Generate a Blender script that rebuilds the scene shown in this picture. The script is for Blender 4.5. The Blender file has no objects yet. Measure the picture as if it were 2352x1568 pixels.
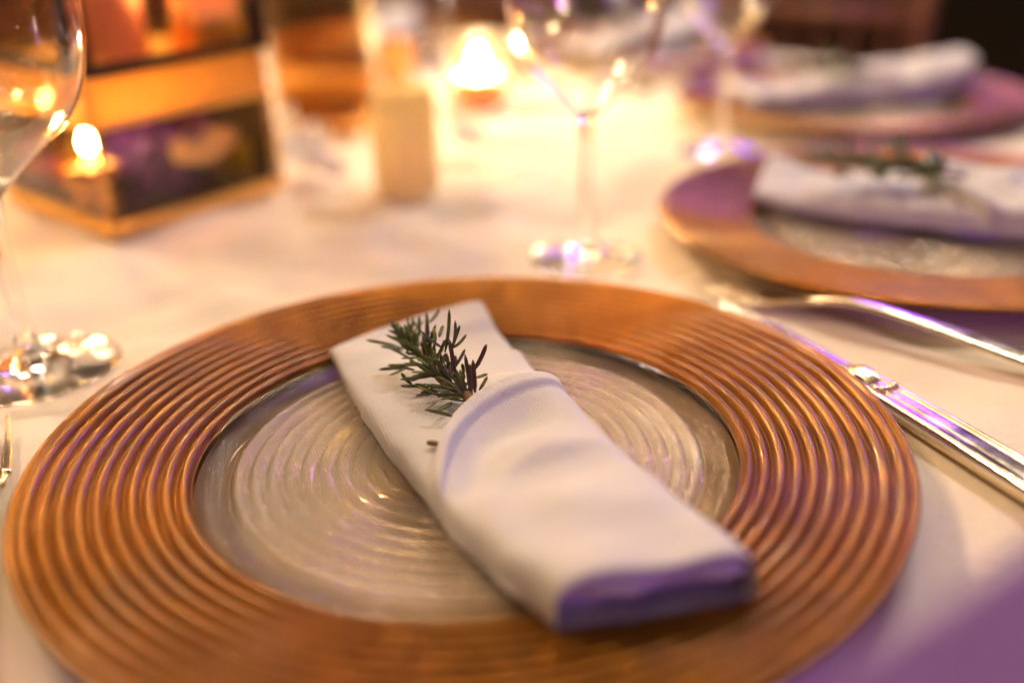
import bpy, bmesh, math, random
from math import sin, cos, pi, radians, sqrt, atan2
from mathutils import Vector, Matrix, noise

S = bpy.context.scene
COL = S.collection
random.seed(11)

# ------------------------------------------------------------------ camera
cam_d = bpy.data.cameras.new('camera')
cam = bpy.data.objects.new('camera', cam_d)
COL.objects.link(cam)
S.camera = cam
PITCH, ROLL = .424, -.0348
CAM = Vector((.0187, -.3441, .2071))
r0 = Vector((1, 0, 0)); u0 = Vector((0, sin(PITCH), cos(PITCH))); f0 = Vector((0, cos(PITCH), -sin(PITCH)))
rr = cos(ROLL) * r0 + sin(ROLL) * u0
uu = -sin(ROLL) * r0 + cos(ROLL) * u0
m = Matrix((rr, uu, -f0)).transposed().to_4x4()
m.translation = CAM
cam.matrix_world = m
cam_d.sensor_width = 36
cam_d.sensor_fit = 'HORIZONTAL'
cam_d.lens = 36 * 2317.7 / 2352
cam_d.clip_start = .01
cam_d.clip_end = 60
cam_d.dof.use_dof = True
cam_d.dof.focus_distance = .402
cam_d.dof.aperture_fstop = 2.05
cam_d.dof.aperture_blades = 0

# ------------------------------------------------------------------ render and world
S.render.engine = 'CYCLES'
S.cycles.use_denoising = True
S.cycles.max_bounces = 14
S.cycles.transmission_bounces = 12
S.cycles.transparent_max_bounces = 24
S.cycles.glossy_bounces = 6
S.cycles.diffuse_bounces = 4
S.cycles.sample_clamp_indirect = 300
S.cycles.blur_glossy = .3
S.view_settings.view_transform = 'Standard'
S.view_settings.look = 'None'
S.view_settings.exposure = 0
S.view_settings.gamma = 1
w = bpy.data.worlds.new('World')
S.world = w
w.use_nodes = True
bg = w.node_tree.nodes['Background']
bg.inputs[0].default_value = (1, .58, .30, 1)
bg.inputs[1].default_value = .03

# ------------------------------------------------------------------ lamps: the room's spots, the purple uplights, added glow, fill and glint lamps
def area(name, loc, aim, size, power, col):
    d = bpy.data.lights.new(name, 'AREA'); d.shape = 'DISK'; d.size = size; d.energy = power; d.color = col
    o = bpy.data.objects.new(name, d); COL.objects.link(o); o.location = loc
    o.rotation_euler = (Vector(aim) - Vector(loc)).to_track_quat('-Z', 'Y').to_euler()
    return o
def point(name, loc, radius, power, col):
    d = bpy.data.lights.new(name, 'POINT'); d.shadow_soft_size = radius; d.energy = power; d.color = col
    o = bpy.data.objects.new(name, d); COL.objects.link(o); o.location = loc
    return o
for x, y, z in ((-1.25, 1.05, 1.75), (-1.05, 1.30, 1.80), (-1.40, .80, 1.70)):
    area('warm_spot_lamp', (x, y, z), (0, .1, 0), .15, 15, (1, .64, .35))
for x, y, z in ((.95, 1.35, 2.0), (.70, 1.55, 2.05), (1.15, 1.10, 1.95)):
    area('ceiling_spot_lamp', (x, y, z), (0, .1, 0), .14, 10, (1, .86, .72))
area('added_glow_lamp', (-.1, 2.3, 2.1), (0, .2, 0), 2.2, 15, (1, .56, .22))  # big lamp added to put a bright band on the rim's ridges
area('front_fill_lamp', (-.7, -1.1, 2.2), (0, .3, 0), 1.2, 7, (1, .68, .42))  # warm fill added behind the camera for faces turned towards it
area('purple_uplight', (1.15, -1.35, .50), (.1, -.1, -.02), .30, 7.5, (.68, .19, 1))
area('far_purple_uplight', (1.28, 2.65, .92), (.25, .35, 0), .50, 15, (.30, .06, 1))
area('amber_glint_lamp', (-.62, 2.5, 1.30), (-.1, .1, 0), .26, 11, (1, .56, .16))  # unseen lamp added for golden streaks on the left rim
rl = random.Random(5)
for i in range(10):
    az, d, z = rl.uniform(-1.1, 1.0), rl.uniform(1.7, 2.9), rl.uniform(.9, 1.9)
    point('glint_fill_lamp', (d * sin(az), d * cos(az), z), .017, 4.2, (1, .84, .62))  # small lamps scattered to add sparkles on glass and plates
for x, y, z, p in ((1.5, .5, 1.3, 2), (-1.5, -.1, 1.2, 2), (.65, -1.6, 1.2, 7), (-.8, -1.3, 1.7, 2)):
    point('glint_fill_lamp', (x, y, z), .015, p, (1, .84, .62))  # more added lamps; the strongest fills the napkin's front end

# ------------------------------------------------------------------ helpers
def link(name, me, parent=None, mat=None):
    o = bpy.data.objects.new(name, me)
    COL.objects.link(o)
    if mat is not None and me is not None and not me.materials: me.materials.append(mat)
    if parent is not None: o.parent = parent
    return o
def mesh(name, vs, fs, mat, parent=None, smooth=True, uv=None):
    me = bpy.data.meshes.new(name)
    me.from_pydata([tuple(v) for v in vs], [], fs)
    if uv is not None:
        l = me.uv_layers.new(name='UVMap')
        for p in me.polygons:
            q = [list(uv[me.loops[i].vertex_index]) for i in p.loop_indices]
            if max(x[0] for x in q) > .7:                       # the last strip ends at 1, not at 0
                for x in q:
                    if x[0] < .3: x[0] += 1
            for i, x in zip(p.loop_indices, q): l.data[i].uv = x
    me.polygons.foreach_set('use_smooth', [smooth] * len(me.polygons))
    me.update()
    return link(name, me, parent, mat)
def thing(name, label, cat, loc=(0, 0, 0), rz=0, group=None):
    o = bpy.data.objects.new(name, None); COL.objects.link(o)
    o.empty_display_size = .02
    o.location = loc; o.rotation_euler = (0, 0, rz)
    tag(o, label, cat, group)
    return o
def tag(o, label, cat, group=None):
    o['label'] = label; o['category'] = cat
    if group: o['group'] = group
def copy_tree(o, parent=None):
    c = o.copy(); COL.objects.link(c)
    if parent is not None: c.parent = parent
    for ch in list(o.children): copy_tree(ch, c)
    return c
TC = Vector((-.259, .558, 0))
STEP = radians(36.2)
def around(o, k, label):
    """a copy of a thing moved k place settings round the table"""
    c = copy_tree(o)
    R = Matrix.Rotation(STEP * k, 3, 'Z')
    c.location = TC + R @ (Vector(o.location) - TC)
    c.rotation_euler.z = o.rotation_euler.z + STEP * k
    c['label'] = label
    return c
def lathe(name, prof, seg, mat, parent=None, loc=None, smooth=True):
    vs, fs, uv = [], [], []
    n = len(prof)
    L = [0]
    for i in range(1, n): L.append(L[-1] + sqrt((prof[i][0] - prof[i-1][0])**2 + (prof[i][1] - prof[i-1][1])**2))
    idx = []
    for i, (r, z) in enumerate(prof):
        if r < 1e-6:
            idx.append([len(vs)] * (seg + 1)); vs.append((0, 0, z)); uv.append((0, L[i]))
        else:
            row = []
            for k in range(seg):
                a = 2 * pi * k / seg
                row.append(len(vs)); vs.append((r * cos(a), r * sin(a), z)); uv.append((k / seg, L[i]))
            row.append(row[0]); idx.append(row)
    for i in range(n - 1):
        for k in range(seg):
            q = [idx[i][k], idx[i][k+1], idx[i+1][k+1], idx[i+1][k]]
            u = []
            for v in q:
                if v not in u: u.append(v)
            if len(u) > 2: fs.append(u)
    o = mesh(name, vs, fs, mat, parent, smooth, uv)
    if loc: o.location = loc
    return o
def spline(pts, t):
    """Catmull-Rom through (x, y...) tuples, t in 0..1 over the whole list"""
    n = len(pts) - 1
    f = min(max(t, 0), 1) * n; i = min(int(f), n - 1); f -= i
    p = [Vector(pts[max(0, min(n, j))]) for j in (i - 1, i, i + 1, i + 2)]
    return .5 * ((2 * p[1]) + (p[2] - p[0]) * f + (2 * p[0] - 5 * p[1] + 4 * p[2] - p[3]) * f * f + (3 * p[1] - p[0] - 3 * p[2] + p[3]) * f ** 3)
def interp(tab, x):
    if x <= tab[0][0]: return tab[0][1]
    for (a, b), (c, d) in zip(tab, tab[1:]):
        if x <= c: return b + (d - b) * (x - a) / (c - a)
    return tab[-1][1]
def smooth_prof(pts, n):
    return [tuple(spline(pts, i / n)) for i in range(n + 1)]
def tube(path, rad, seg=8, ellipse=None):
    """verts and faces of a capped tube along path"""
    vs, fs = [], []
    n = len(path)
    for i, p in enumerate(path):
        p = Vector(p)
        d = (Vector(path[min(i + 1, n - 1)]) - Vector(path[max(i - 1, 0)])).normalized()
        a = d.cross(Vector((0, 0, 1)))
        if a.length < 1e-3: a = d.cross(Vector((1, 0, 0)))
        a.normalize(); b = a.cross(d)
        r = rad(i / (n - 1)) if callable(rad) else rad
        for k in range(seg):
            t = 2 * pi * k / seg
            vs.append(p + r * (cos(t) * a + sin(t) * b))
    for i in range(n - 1):
        for k in range(seg):
            fs.append((i*seg + k, i*seg + (k+1) % seg, (i+1)*seg + (k+1) % seg, (i+1)*seg + k))
    fs.append(tuple(range(seg))[::-1]); fs.append(tuple((n-1)*seg + k for k in range(seg)))
    return vs, fs
def join(parts):
    V, F = [], []
    for v, f in parts:
        o = len(V); V += v; F += [tuple(i + o for i in q) for q in f]
    return V, F
def prism(poly0, z0, poly1, z1):
    n = len(poly0)
    vs = [Vector((x, y, z0)) for x, y in poly0] + [Vector((x, y, z1)) for x, y in poly1]
    fs = [tuple(range(n))[::-1], tuple(range(n, 2*n))] + [(i, (i+1) % n, n + (i+1) % n, n + i) for i in range(n)]
    return vs, fs
def bar(a, b, wx, up=(0, 0, 1), wy=None):
    a, b = Vector(a), Vector(b); wy = wy or wx
    d = (b - a).normalized(); x = d.cross(Vector(up))
    if x.length < 1e-3: x = d.cross(Vector((1, 0, 0)))
    x.normalize(); y = x.cross(d)
    vs = [p + sx * x * wx / 2 + sy * y * wy / 2 for p in (a, b) for sx, sy in ((-1, -1), (1, -1), (1, 1), (-1, 1))]
    fs = [(3, 2, 1, 0), (4, 5, 6, 7)] + [(i, (i+1) % 4, 4 + (i+1) % 4, 4 + i) for i in range(4)]
    return vs, fs
def bevel(o, w, seg=2):
    bm = bmesh.new(); bm.from_mesh(o.data)
    bmesh.ops.recalc_face_normals(bm, faces=bm.faces)
    bmesh.ops.bevel(bm, geom=list(bm.edges), offset=w, segments=seg, affect='EDGES', profile=.7)
    bm.to_mesh(o.data); bm.free()
    o.data.polygons.foreach_set('use_smooth', [False] * len(o.data.polygons))
    return o

# ------------------------------------------------------------------ materials
class NT:
    def __init__(s, name):
        s.m = bpy.data.materials.new(name); s.m.use_nodes = True
        s.t = s.m.node_tree; s.n = s.t.nodes; s.n.clear()
        s.out = s.n.new('ShaderNodeOutputMaterial')
    def new(s, typ, **kw):
        n = s.n.new(typ)
        for k, v in kw.items(): setattr(n, k, v)
        return n
    def lk(s, a, b): s.t.links.new(a, b)
    def math(s, op, a, b=None):
        n = s.new('ShaderNodeMath', operation=op)
        for i, v in enumerate((a, b)):
            if v is None: continue
            if isinstance(v, (int, float)): n.inputs[i].default_value = v
            else: s.lk(v, n.inputs[i])
        return n.outputs[0]
    def pri(s, col, rough, metal=0, **kw):
        p = s.new('ShaderNodeBsdfPrincipled')
        p.inputs['Base Color'].default_value = (*col, 1); p.inputs['Roughness'].default_value = rough; p.inputs['Metallic'].default_value = metal
        for k, v in kw.items(): p.inputs[k.replace('_', ' ')].default_value = v
        s.lk(p.outputs[0], s.out.inputs[0])
        return p
    def noise(s, vec, scale, detail=2, rough=.5):
        n = s.new('ShaderNodeTexNoise'); n.inputs['Scale'].default_value = scale; n.inputs['Detail'].default_value = detail; n.inputs['Roughness'].default_value = rough
        if vec is not None: s.lk(vec, n.inputs['Vector'])
        return n.outputs[0]
    def obj(s): return s.new('ShaderNodeTexCoord').outputs['Object']
    def uv(s): return s.new('ShaderNodeTexCoord').outputs['UV']
    def mapped(s, vec, scale, rot=(0, 0, 0)):
        n = s.new('ShaderNodeMapping'); n.inputs['Scale'].default_value = scale; n.inputs['Rotation'].default_value = rot
        s.lk(vec, n.inputs[0]); return n.outputs[0]
    def bump(s, h, dist, strength=1):
        n = s.new('ShaderNodeBump'); n.inputs['Distance'].default_value = dist; n.inputs['Strength'].default_value = strength
        s.lk(h, n.inputs['Height']); return n.outputs[0]
    def ramp(s, fac, stops):
        n = s.new('ShaderNodeValToRGB'); e = n.color_ramp.elements
        while len(e) < len(stops): e.new(.5)
        for x, (p, c) in zip(e, stops): x.position = p; x.color = (*c, 1)
        s.lk(fac, n.inputs[0]); return n.outputs[0]

def radial_relief(N, cells, slant, amp):
    """fine pressed ticks that run across the ridges of the plate"""
    sx = N.new('ShaderNodeSeparateXYZ'); N.lk(N.uv(), sx.inputs[0])
    ph = N.math('ADD', N.math('MULTIPLY', sx.outputs[0], cells * 2 * pi), N.math('MULTIPLY', sx.outputs[1], slant * 2 * pi))
    jit = N.math('MULTIPLY', N.noise(N.obj(), 160, 2), 7)
    s_ = N.math('SINE', N.math('ADD', ph, jit))
    k = N.math('MULTIPLY', s_, N.math('ADD', N.noise(N.obj(), 90, 1), .1))
    return N.bump(k, amp)

def mat_copper():
    N = NT('copper_lustre')
    p = N.pri((.34, .160, .028), .33, .97, Coat_Weight=.42, Coat_Roughness=.03, Coat_IOR=1.5)
    nb = radial_relief(N, 760, 160, .00028)
    N.lk(nb, p.inputs['Normal'])
    v = N.noise(N.obj(), 38, 3)
    N.lk(N.ramp(v, ((.35, (.29, .122, .015)), (.65, (.39, .170, .023)))), p.inputs['Base Color'])
    cb = radial_relief(N, 760, 160, .00003)
    N.lk(cb, p.inputs['Coat Normal'])
    return N.m
def mat_clear_plate(name='pressed_clear_glass', glass=.40, share=.16, relief=.00034, tint=(.82, .78, .72), gloss=.9, base=.085):
    N = NT(name)
    nb = radial_relief(N, 520, 90, relief)
    t = N.new('ShaderNodeBsdfTransparent'); t.inputs[0].default_value = (*tint, 1)
    g = N.new('ShaderNodeBsdfGlass'); g.inputs['IOR'].default_value = 1.48; g.inputs['Roughness'].default_value = .08; g.inputs['Color'].default_value = (.86, .82, .78, 1); N.lk(nb, g.inputs['Normal'])
    d = N.new('ShaderNodeBsdfDiffuse'); d.inputs[0].default_value = (.60, .56, .52, 1); N.lk(nb, d.inputs['Normal'])
    s_ = N.new('ShaderNodeBsdfGlossy'); s_.inputs['Roughness'].default_value = .07; N.lk(nb, s_.inputs['Normal'])
    def mix(f, a, c):
        m_ = N.new('ShaderNodeMixShader')
        if isinstance(f, float): m_.inputs[0].default_value = f
        else: N.lk(f, m_.inputs[0])
        N.lk(a, m_.inputs[1]); N.lk(c, m_.inputs[2]); return m_.outputs[0]
    lw = N.new('ShaderNodeLayerWeight'); lw.inputs['Blend'].default_value = .5
    fr = N.math('ADD', N.math('MULTIPLY', N.math('POWER', lw.outputs['Facing'], 4), gloss), base)
    a = mix(glass, t.outputs[0], g.outputs[0])
    a = mix(share, a, d.outputs[0])
    N.lk(mix(fr, a, s_.outputs[0]), N.out.inputs[0])
    return N.m
def mat_glass(name='clear_glass', col=(1, 1, 1), ior=1.5, rough=0):
    N = NT(name)
    g = N.new('ShaderNodeBsdfGlass'); g.inputs['IOR'].default_value = ior; g.inputs['Roughness'].default_value = rough; g.inputs['Color'].default_value = (*col, 1)
    t = N.new('ShaderNodeBsdfTransparent'); mx = N.new('ShaderNodeMixShader'); mx.inputs[0].default_value = .04
    N.lk(g.outputs[0], mx.inputs[1]); N.lk(t.outputs[0], mx.inputs[2]); N.lk(mx.outputs[0], N.out.inputs[0])
    return N.m
def mat_thin(name, tint, ior=1.5, rough=0.0, body=None, amount=0, edge=1.0):
    """a thin pane or wall of glass: it lets light straight through and mirrors at its surface"""
    N = NT(name)
    t = N.new('ShaderNodeBsdfTransparent'); t.inputs[0].default_value = (*tint, 1)
    g = N.new('ShaderNodeBsdfGlossy'); g.inputs['Roughness'].default_value = rough
    f = N.new('ShaderNodeLayerWeight'); f.inputs['Blend'].default_value = .5
    f0 = ((ior - 1) / (ior + 1)) ** 2
    mx = N.new('ShaderNodeMixShader'); N.lk(N.math('ADD', N.math('MULTIPLY', N.math('POWER', f.outputs['Facing'], 5), (1 - f0) * edge), f0), mx.inputs[0])
    src = t.outputs[0]
    if body:
        d = N.new('ShaderNodeBsdfDiffuse'); d.inputs[0].default_value = (*body, 1)
        tr = N.new('ShaderNodeBsdfTranslucent'); tr.inputs[0].default_value = (*body, 1)
        h = N.new('ShaderNodeMixShader'); h.inputs[0].default_value = .5; N.lk(d.outputs[0], h.inputs[1]); N.lk(tr.outputs[0], h.inputs[2])
        k = N.new('ShaderNodeMixShader'); k.inputs[0].default_value = amount; N.lk(t.outputs[0], k.inputs[1]); N.lk(h.outputs[0], k.inputs[2])
        src = k.outputs[0]
    N.lk(src, mx.inputs[1]); N.lk(g.outputs[0], mx.inputs[2]); N.lk(mx.outputs[0], N.out.inputs[0])
    return N.m
def mat_cloth(name, c0, c1, weave=1.0, sheen=.15):
    N = NT(name)
    p = N.pri(c0, .85, 0, Sheen_Weight=sheen, Sheen_Roughness=.5)
    v = N.noise(N.obj(), 24, 4)
    N.lk(N.ramp(v, ((.3, c0), (.7, c1))), p.inputs['Base Color'])
    o = N.obj()
    a = N.noise(N.mapped(o, (2600, 420, 900), (0, 0, .7)), 1, 1)
    b = N.noise(N.mapped(o, (420, 2600, 900), (0, 0, .7)), 1, 1)
    c = N.noise(o, 130, 3)
    wv = N.new('ShaderNodeTexWave'); wv.inputs['Scale'].default_value = 270; wv.inputs['Distortion'].default_value = .6; wv.inputs['Detail'].default_value = 1
    N.lk(N.mapped(o, (1, 1, 1), (0, 0, -.35)), wv.inputs['Vector'])
    h = N.math('ADD', N.math('ADD', N.math('ADD', a, b), N.math('MULTIPLY', c, 1.6)), N.math('MULTIPLY', wv.outputs[1], .30))
    N.lk(N.bump(h, .00022 * weave), p.inputs['Normal'])
    return N.m
def mat_metal(name, col, rough, amp=.00008, scale=300):
    N = NT(name)
    p = N.pri(col, rough, 1)
    n = N.noise(N.obj(), scale, 3)
    N.lk(N.bump(n, amp), p.inputs['Normal'])
    N.lk(N.ramp(N.noise(N.obj(), 60, 3), ((.3, (rough * .7,) * 3), (.7, (rough * 1.4,) * 3))), p.inputs['Roughness'])
    return N.m
def mat_plain(name, c0, c1, rough, scale, bump=0, **kw):
    N = NT(name)
    p = N.pri(c0, rough, 0, **kw)
    n = N.noise(N.obj(), scale, 4)
    N.lk(N.ramp(n, ((.3, c0), (.7, c1))), p.inputs['Base Color'])
    if bump: N.lk(N.bump(n, bump), p.inputs['Normal'])
    return N.m
def mat_flame(name='candle_flame', power=3300, col=(1, .86, .68)):
    N = NT(name)
    e = N.new('ShaderNodeEmission'); e.inputs[0].default_value = (*col, 1); e.inputs[1].default_value = power
    N.lk(e.outputs[0], N.out.inputs[0])
    return N.m
M_COPPER = mat_copper(); M_WELL = mat_clear_plate(); M_WALL = mat_clear_plate('darkened_slope_glass', .02, 0.0, .00020, (.52, .46, .42), .25, .035); M_GLASS = mat_glass()  # M_WALL's dark tint stands in for dark refraction in the slope
M_TABLE = mat_cloth('cream_tablecloth', (.82, .74, .61), (.87, .79, .67), 1.6)
M_NAPKIN = mat_cloth('white_napkin_cotton', (.55, .55, .60), (.60, .60, .645), 1.0, .15)
M_SILVER = mat_metal('polished_silver', (.86, .76, .58), .21)
M_GOLD = mat_metal('gold_metal', (.78, .46, .11), .16)
M_GOLDSAT = mat_metal('satin_gold_metal', (.95, .62, .18), .48)
M_BRONZE = mat_plain('dark_bronze', (.020, .010, .006), (.034, .016, .009), .35, 60, 0, Metallic=.0)
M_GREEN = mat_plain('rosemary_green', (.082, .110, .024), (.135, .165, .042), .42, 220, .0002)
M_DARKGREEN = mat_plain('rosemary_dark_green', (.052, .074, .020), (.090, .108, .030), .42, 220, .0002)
M_LIGHT = mat_plain('rosemary_light_green', (.085, .115, .022), (.12, .15, .03), .45, 220, .0002)
M_PURPLE = mat_plain('rosemary_purple_tint', (.070, .034, .028), (.10, .050, .036), .42, 220, .0002)
M_BROWNLEAF = mat_plain('rosemary_brown_green', (.060, .050, .020), (.08, .06, .025), .45, 220, .0002)
M_BARK = mat_plain('rosemary_bark', (.16, .085, .045), (.26, .15, .09), .8, 500, .0008)
M_WAX = mat_plain('ivory_wax', (.75, .60, .36), (.80, .66, .42), .45, 30, 0, Subsurface_Weight=.25)
M_SALMON = mat_plain('salmon_wax', (.85, .42, .24), (.90, .47, .28), .5, 20, 0, Subsurface_Weight=.5, Subsurface_Scale=.02)
M_FLAME = mat_flame(); M_LOWFLAME = mat_flame('low_candle_flame', 420, (1, .60, .24)); M_MIDFLAME = mat_flame('pillar_flame', 2600, (1, .60, .24)); M_DIMFLAME = mat_flame('dim_flame', 16, (1, .52, .16))
M_THIN = mat_thin('thin_clear_glass', (.97, .95, .92))
M_AMBER = mat_thin('amber_frosted_glass', (.99, .90, .66), body=(.99, .86, .52), amount=.86, rough=.2)
M_VOTIVE = mat_thin('pale_votive_glass', (.98, .90, .72), 1.3, rough=.4, edge=.35)
M_VASE = mat_thin('amber_vase_glass', (.94, .76, .50), 1.3, rough=.5, edge=.3)
M_PANE = mat_thin('smoked_lantern_glass', (.92, .84, .74), 1.5)
M_UPANE = mat_thin('lantern_glass', (.95, .88, .78), 1.5)
M_WOOD = mat_plain('dark_red_wood', (.17, .062, .028), (.26, .10, .042), .4, 14, .0004)
M_CUSHION = mat_plain('sage_cushion', (.16, .17, .11), (.20, .20, .14), .9, 90, .001)
M_FLOOR = mat_plain('dark_floor', (.045, .026, .017), (.085, .05, .03), .35, 3, .0005)
M_PETALW = mat_plain('light_patch_petal', (.80, .76, .70), (.86, .82, .76), .6, 60, .0002, Subsurface_Weight=.1)
M_PETALP = mat_plain('purple_sheen_petal', (.085, .022, .30), (.12, .035, .40), .5, 60, .0003)  # strong purple stands in for purple light reflected in the pane
M_PETALR = mat_plain('red_petal', (.42, .06, .015), (.55, .10, .02), .5, 60, .0003)
M_PETALO = mat_plain('olive_leaf', (.30, .30, .015), (.42, .40, .025), .4, 60, .0003)
M_DEEPAMBER = mat_thin('deep_amber_frosted_glass', (.95, .62, .22), body=(.62, .28, .05), amount=.8, rough=.3)
M_BAND = mat_thin('amber_band_glass', (.98, .74, .30), body=(.96, .66, .16), amount=.85, rough=.08)
M_PALE = mat_plain('pale_glint_leaf', (.82, .78, .46), (.88, .84, .55), .22, 300, .0006)

# ------------------------------------------------------------------ the floor and the table
floor = lathe('floor', [(0, -.745), (2, -.745), (9, -.745)], 48, M_FLOOR); floor['kind'] = 'structure'; floor.location = (0, 2, 0)
def cloth_z(x, y):
    a = noise.noise(Vector((x * 17, y * 17, 3.1))) * .0017 + noise.noise(Vector((x * 38, y * 30, 7.7))) * .0008
    b = noise.noise(Vector((x * 5, y * 6, 1.3))) * .0012
    c = abs(noise.noise(Vector((x * 7 + y * 3, y * 9 - x * 2, 5.5))))
    k = 1 + 2.8 * max(0, min(1, (.56 - sqrt((x + .259) ** 2 + (y - .558) ** 2)) / .10))
    return min(0, k * (a + b) - .0014 * k + .0012 * max(0, .16 - c) / .16)
vs, fs = [], []
SEG = 640
prof = [(.772 * (i / 170) ** .8, 0) for i in range(1, 165)]
RT = .757
prof = [p for p in prof if p[0] < RT] + [(RT + .015 * sin(a), -.015 + .015 * cos(a)) for a in [k * pi / 16 for k in range(9)]] + [(.772, -.03 - .70 * (k / 26)) for k in range(1, 27)]
vs.append((TC.x, TC.y, cloth_z(TC.x, TC.y)))
for r, z in prof:
    for k in range(SEG):
        a = 2 * pi * k / SEG
        dr = 0
        if z < -.014:
            q = (-.014 - z) / .7
            dr = (min(q, .6) * .085) * (sin(a * 26 + 1.7 * sin(a * 5)) + .4 * sin(a * 47)) + .05 * q
        x, y = TC.x + (r + dr) * cos(a), TC.y + (r + dr) * sin(a)
        zz = z + (cloth_z(x, y) if z > -.02 else -.001)
        vs.append((x, y, zz))
for k in range(SEG): fs.append((0, 1 + k, 1 + (k + 1) % SEG))
for i in range(len(prof) - 1):
    for k in range(SEG):
        a, b = 1 + i * SEG, 1 + (i + 1) * SEG
        fs.append((a + k, b + k, b + (k + 1) % SEG, a + (k + 1) % SEG))
tc = mesh('tablecloth', vs, fs, M_TABLE)
tag(tc, 'cream tablecloth that covers the whole round table and hangs over its edge', 'tablecloth')

# ------------------------------------------------------------------ charger plates
def charger(label):
    t = thing('charger_plate', label, 'plate', (0, 0, 0), 0, 'charger plates round the table')
    top = []
    NR = 10; r0_, r1_ = .1045, .1625
    for i in range(NR):
        for j in range(14):
            q = j / 14
            r = r0_ + (r1_ - r0_) * (i + q) / NR
            base = .0078 + .0068 * ((r - r0_) / (r1_ - r0_))
            top.append((r, base - .0012 + .0033 * (sin(pi * q) ** .75)))
    edge = [(r1_, .0146), (.1632, .0158), (.1643, .0162), (.165, .0154), (.1648, .0140)]
    under = [(.160, .0112), (.14, .0080), (.12, .0052), (.1045, .0040)]
    lathe('rim', [(.1042, .0074)] + top + edge + under, 360, M_COPPER, t)
    w_ = [(0, .0046)]
    for i in range(14):
        for j in range(1, 13):
            q = j / 12
            r = .0918 * (i + q) / 14
            w_.append((r, .0031 + .0029 * (sin(pi * q) ** .8)))
    lathe('well_slope', smooth_prof([(.0919, .0031), (.0945, .0037), (.098, .0058), (.101, .0072), (.1042, .0074)], 20), 300, M_WALL, t)
    under_w = [(.1042, .0042), (.1000, .0026), (.094, .0008), (.06, .0006), (0, .0006)]
    lathe('clear_well', w_, 300, M_WELL, t)
    lathe('underside', under_w, 120, M_THIN, t)
    return t
ch = charger('copper rimmed glass charger plate in front, under the napkin with the sharp rosemary sprig')
for k, lb in ((1, 'copper rimmed charger plate on the right with purple on its rim'),
              (2, 'copper rimmed charger plate at the back right, third from the front, under a long napkin'),
              (3, 'charger plate far behind the centre wine glass, before a wooden chair'),
              (4, 'farthest charger plate, beyond the burning votive candle at the table centre')):
    around(ch, k, lb)

# ------------------------------------------------------------------ napkins
AX = Vector((.380, -.925)).normalized(); TX = Vector((-AX.y, AX.x))
def st(s, t, z): return Vector((s * AX.x + t * TX.x, s * AX.y + t * TX.y, z))
BL = [(-.118, -.030), (-.100, -.030), (-.04, -.030), (0, -.029), (.034, -.026), (.07, -.023), (.10, -.018), (.13, -.012)]
BR = [(-.118, .052), (-.085, .0495), (-.057, .0475), (-.03, .045), (0, .040), (.05, .038), (.13, .038)]
def base_z(s):
    return interp([(-.12, .0165), (-.100, .0122), (-.085, .0098), (-.05, .0088), (.05, .0088), (.085, .0100), (.11, .0125), (.14, .0145)], s)
def slab(name, parent, s0, s1, hgt, zb, tl, tr, nb=46, ns=90, r0=.003, r1=.003, n=4.0, wob=.0007, seed=0, front=None):
    """a fold of cloth: s0(b), s1(b) its ends, hgt(s, b) its thickness, tl(s), tr(s) its side lines; rounded sides and ends"""
    vs, fs = [], []
    prof = []
    for j in range(9): prof.append(('a', j / 8))
    for j in range(1, ns): prof.append(('m', j / ns))
    if front is None:
        for j in range(9): prof.append(('e', j / 8))
    else:
        for j in range(len(front)): prof.append(('f', j))
    P = len(prof)
    NB = nb
    def bpos(i):
        x = -cos(pi * i / NB)
        return .5 + .5 * (abs(x) ** .85) * (1 if x > 0 else -1)
    for i in range(NB + 1):
        b = bpos(i)
        e = max(0.0, 1 - abs(2 * b - 1) ** n) ** (1 / n)
        S0, S1 = s0(b), s1(b)
        for kind, q in prof:
            if kind == 'a':
                ang = q * pi / 2; s = S0 + r0 * (1 - cos(pi / 2 - ang) ** 1) if False else S0 + r0 * (1 - sin(ang)) * 0 + r0 * (1 - cos(ang)); k = sin(ang)
            elif kind == 'm':
                s = S0 + r0 + (S1 - S0 - r0 - r1) * q; k = 1
            elif kind == 'e':
                ang = q * pi / 2; s = S1 - r1 + r1 * sin(ang); k = cos(ang)
            else:
                ds, k = front[q](b); s = S1 - r1 + ds
            z0 = zb(s)
            z = z0 + hgt(s, b) * k * e
            t = tl(s) + (tr(s) - tl(s)) * b
            if k * e > .05:
                z += wob * e * k * (noise.noise(Vector((s * 55, t * 40, seed))) + .6 * noise.noise(Vector((s * 18 + t * 60, t * 25 - s * 30, seed + 4))))
                t += .0009 * (2 * b - 1) * noise.noise(Vector((s * 60, b * 2, seed + 9)))
            vs.append(st(s, t, z))
    for i in range(NB):
        for j in range(P - 1):
            a = i * P + j
            fs.append((a, a + P, a + P + 1, a + 1))
    # underside
    o = len(vs)
    low = []
    for i in range(NB + 1):
        row = []
        for j in range(P):
            if j in (0, P - 1) or i in (0, NB): row.append(i * P + j)
            else:
                v = vs[i * P + j]; s = v.x * AX.x + v.y * AX.y
                row.append(len(vs)); vs.append(Vector((v.x, v.y, min(zb(s) - .0004, v.z - .0004))))
        low.append(row)
    for i in range(NB):
        for j in range(P - 1):
            q = []
            for v in (low[i][j], low[i][j+1], low[i+1][j+1], low[i+1][j]):
                if v not in q: q.append(v)
            if len(q) > 2 : fs.append(tuple(q))
    ob = mesh(name, vs, fs, M_NAPKIN, parent)
    return ob
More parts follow.
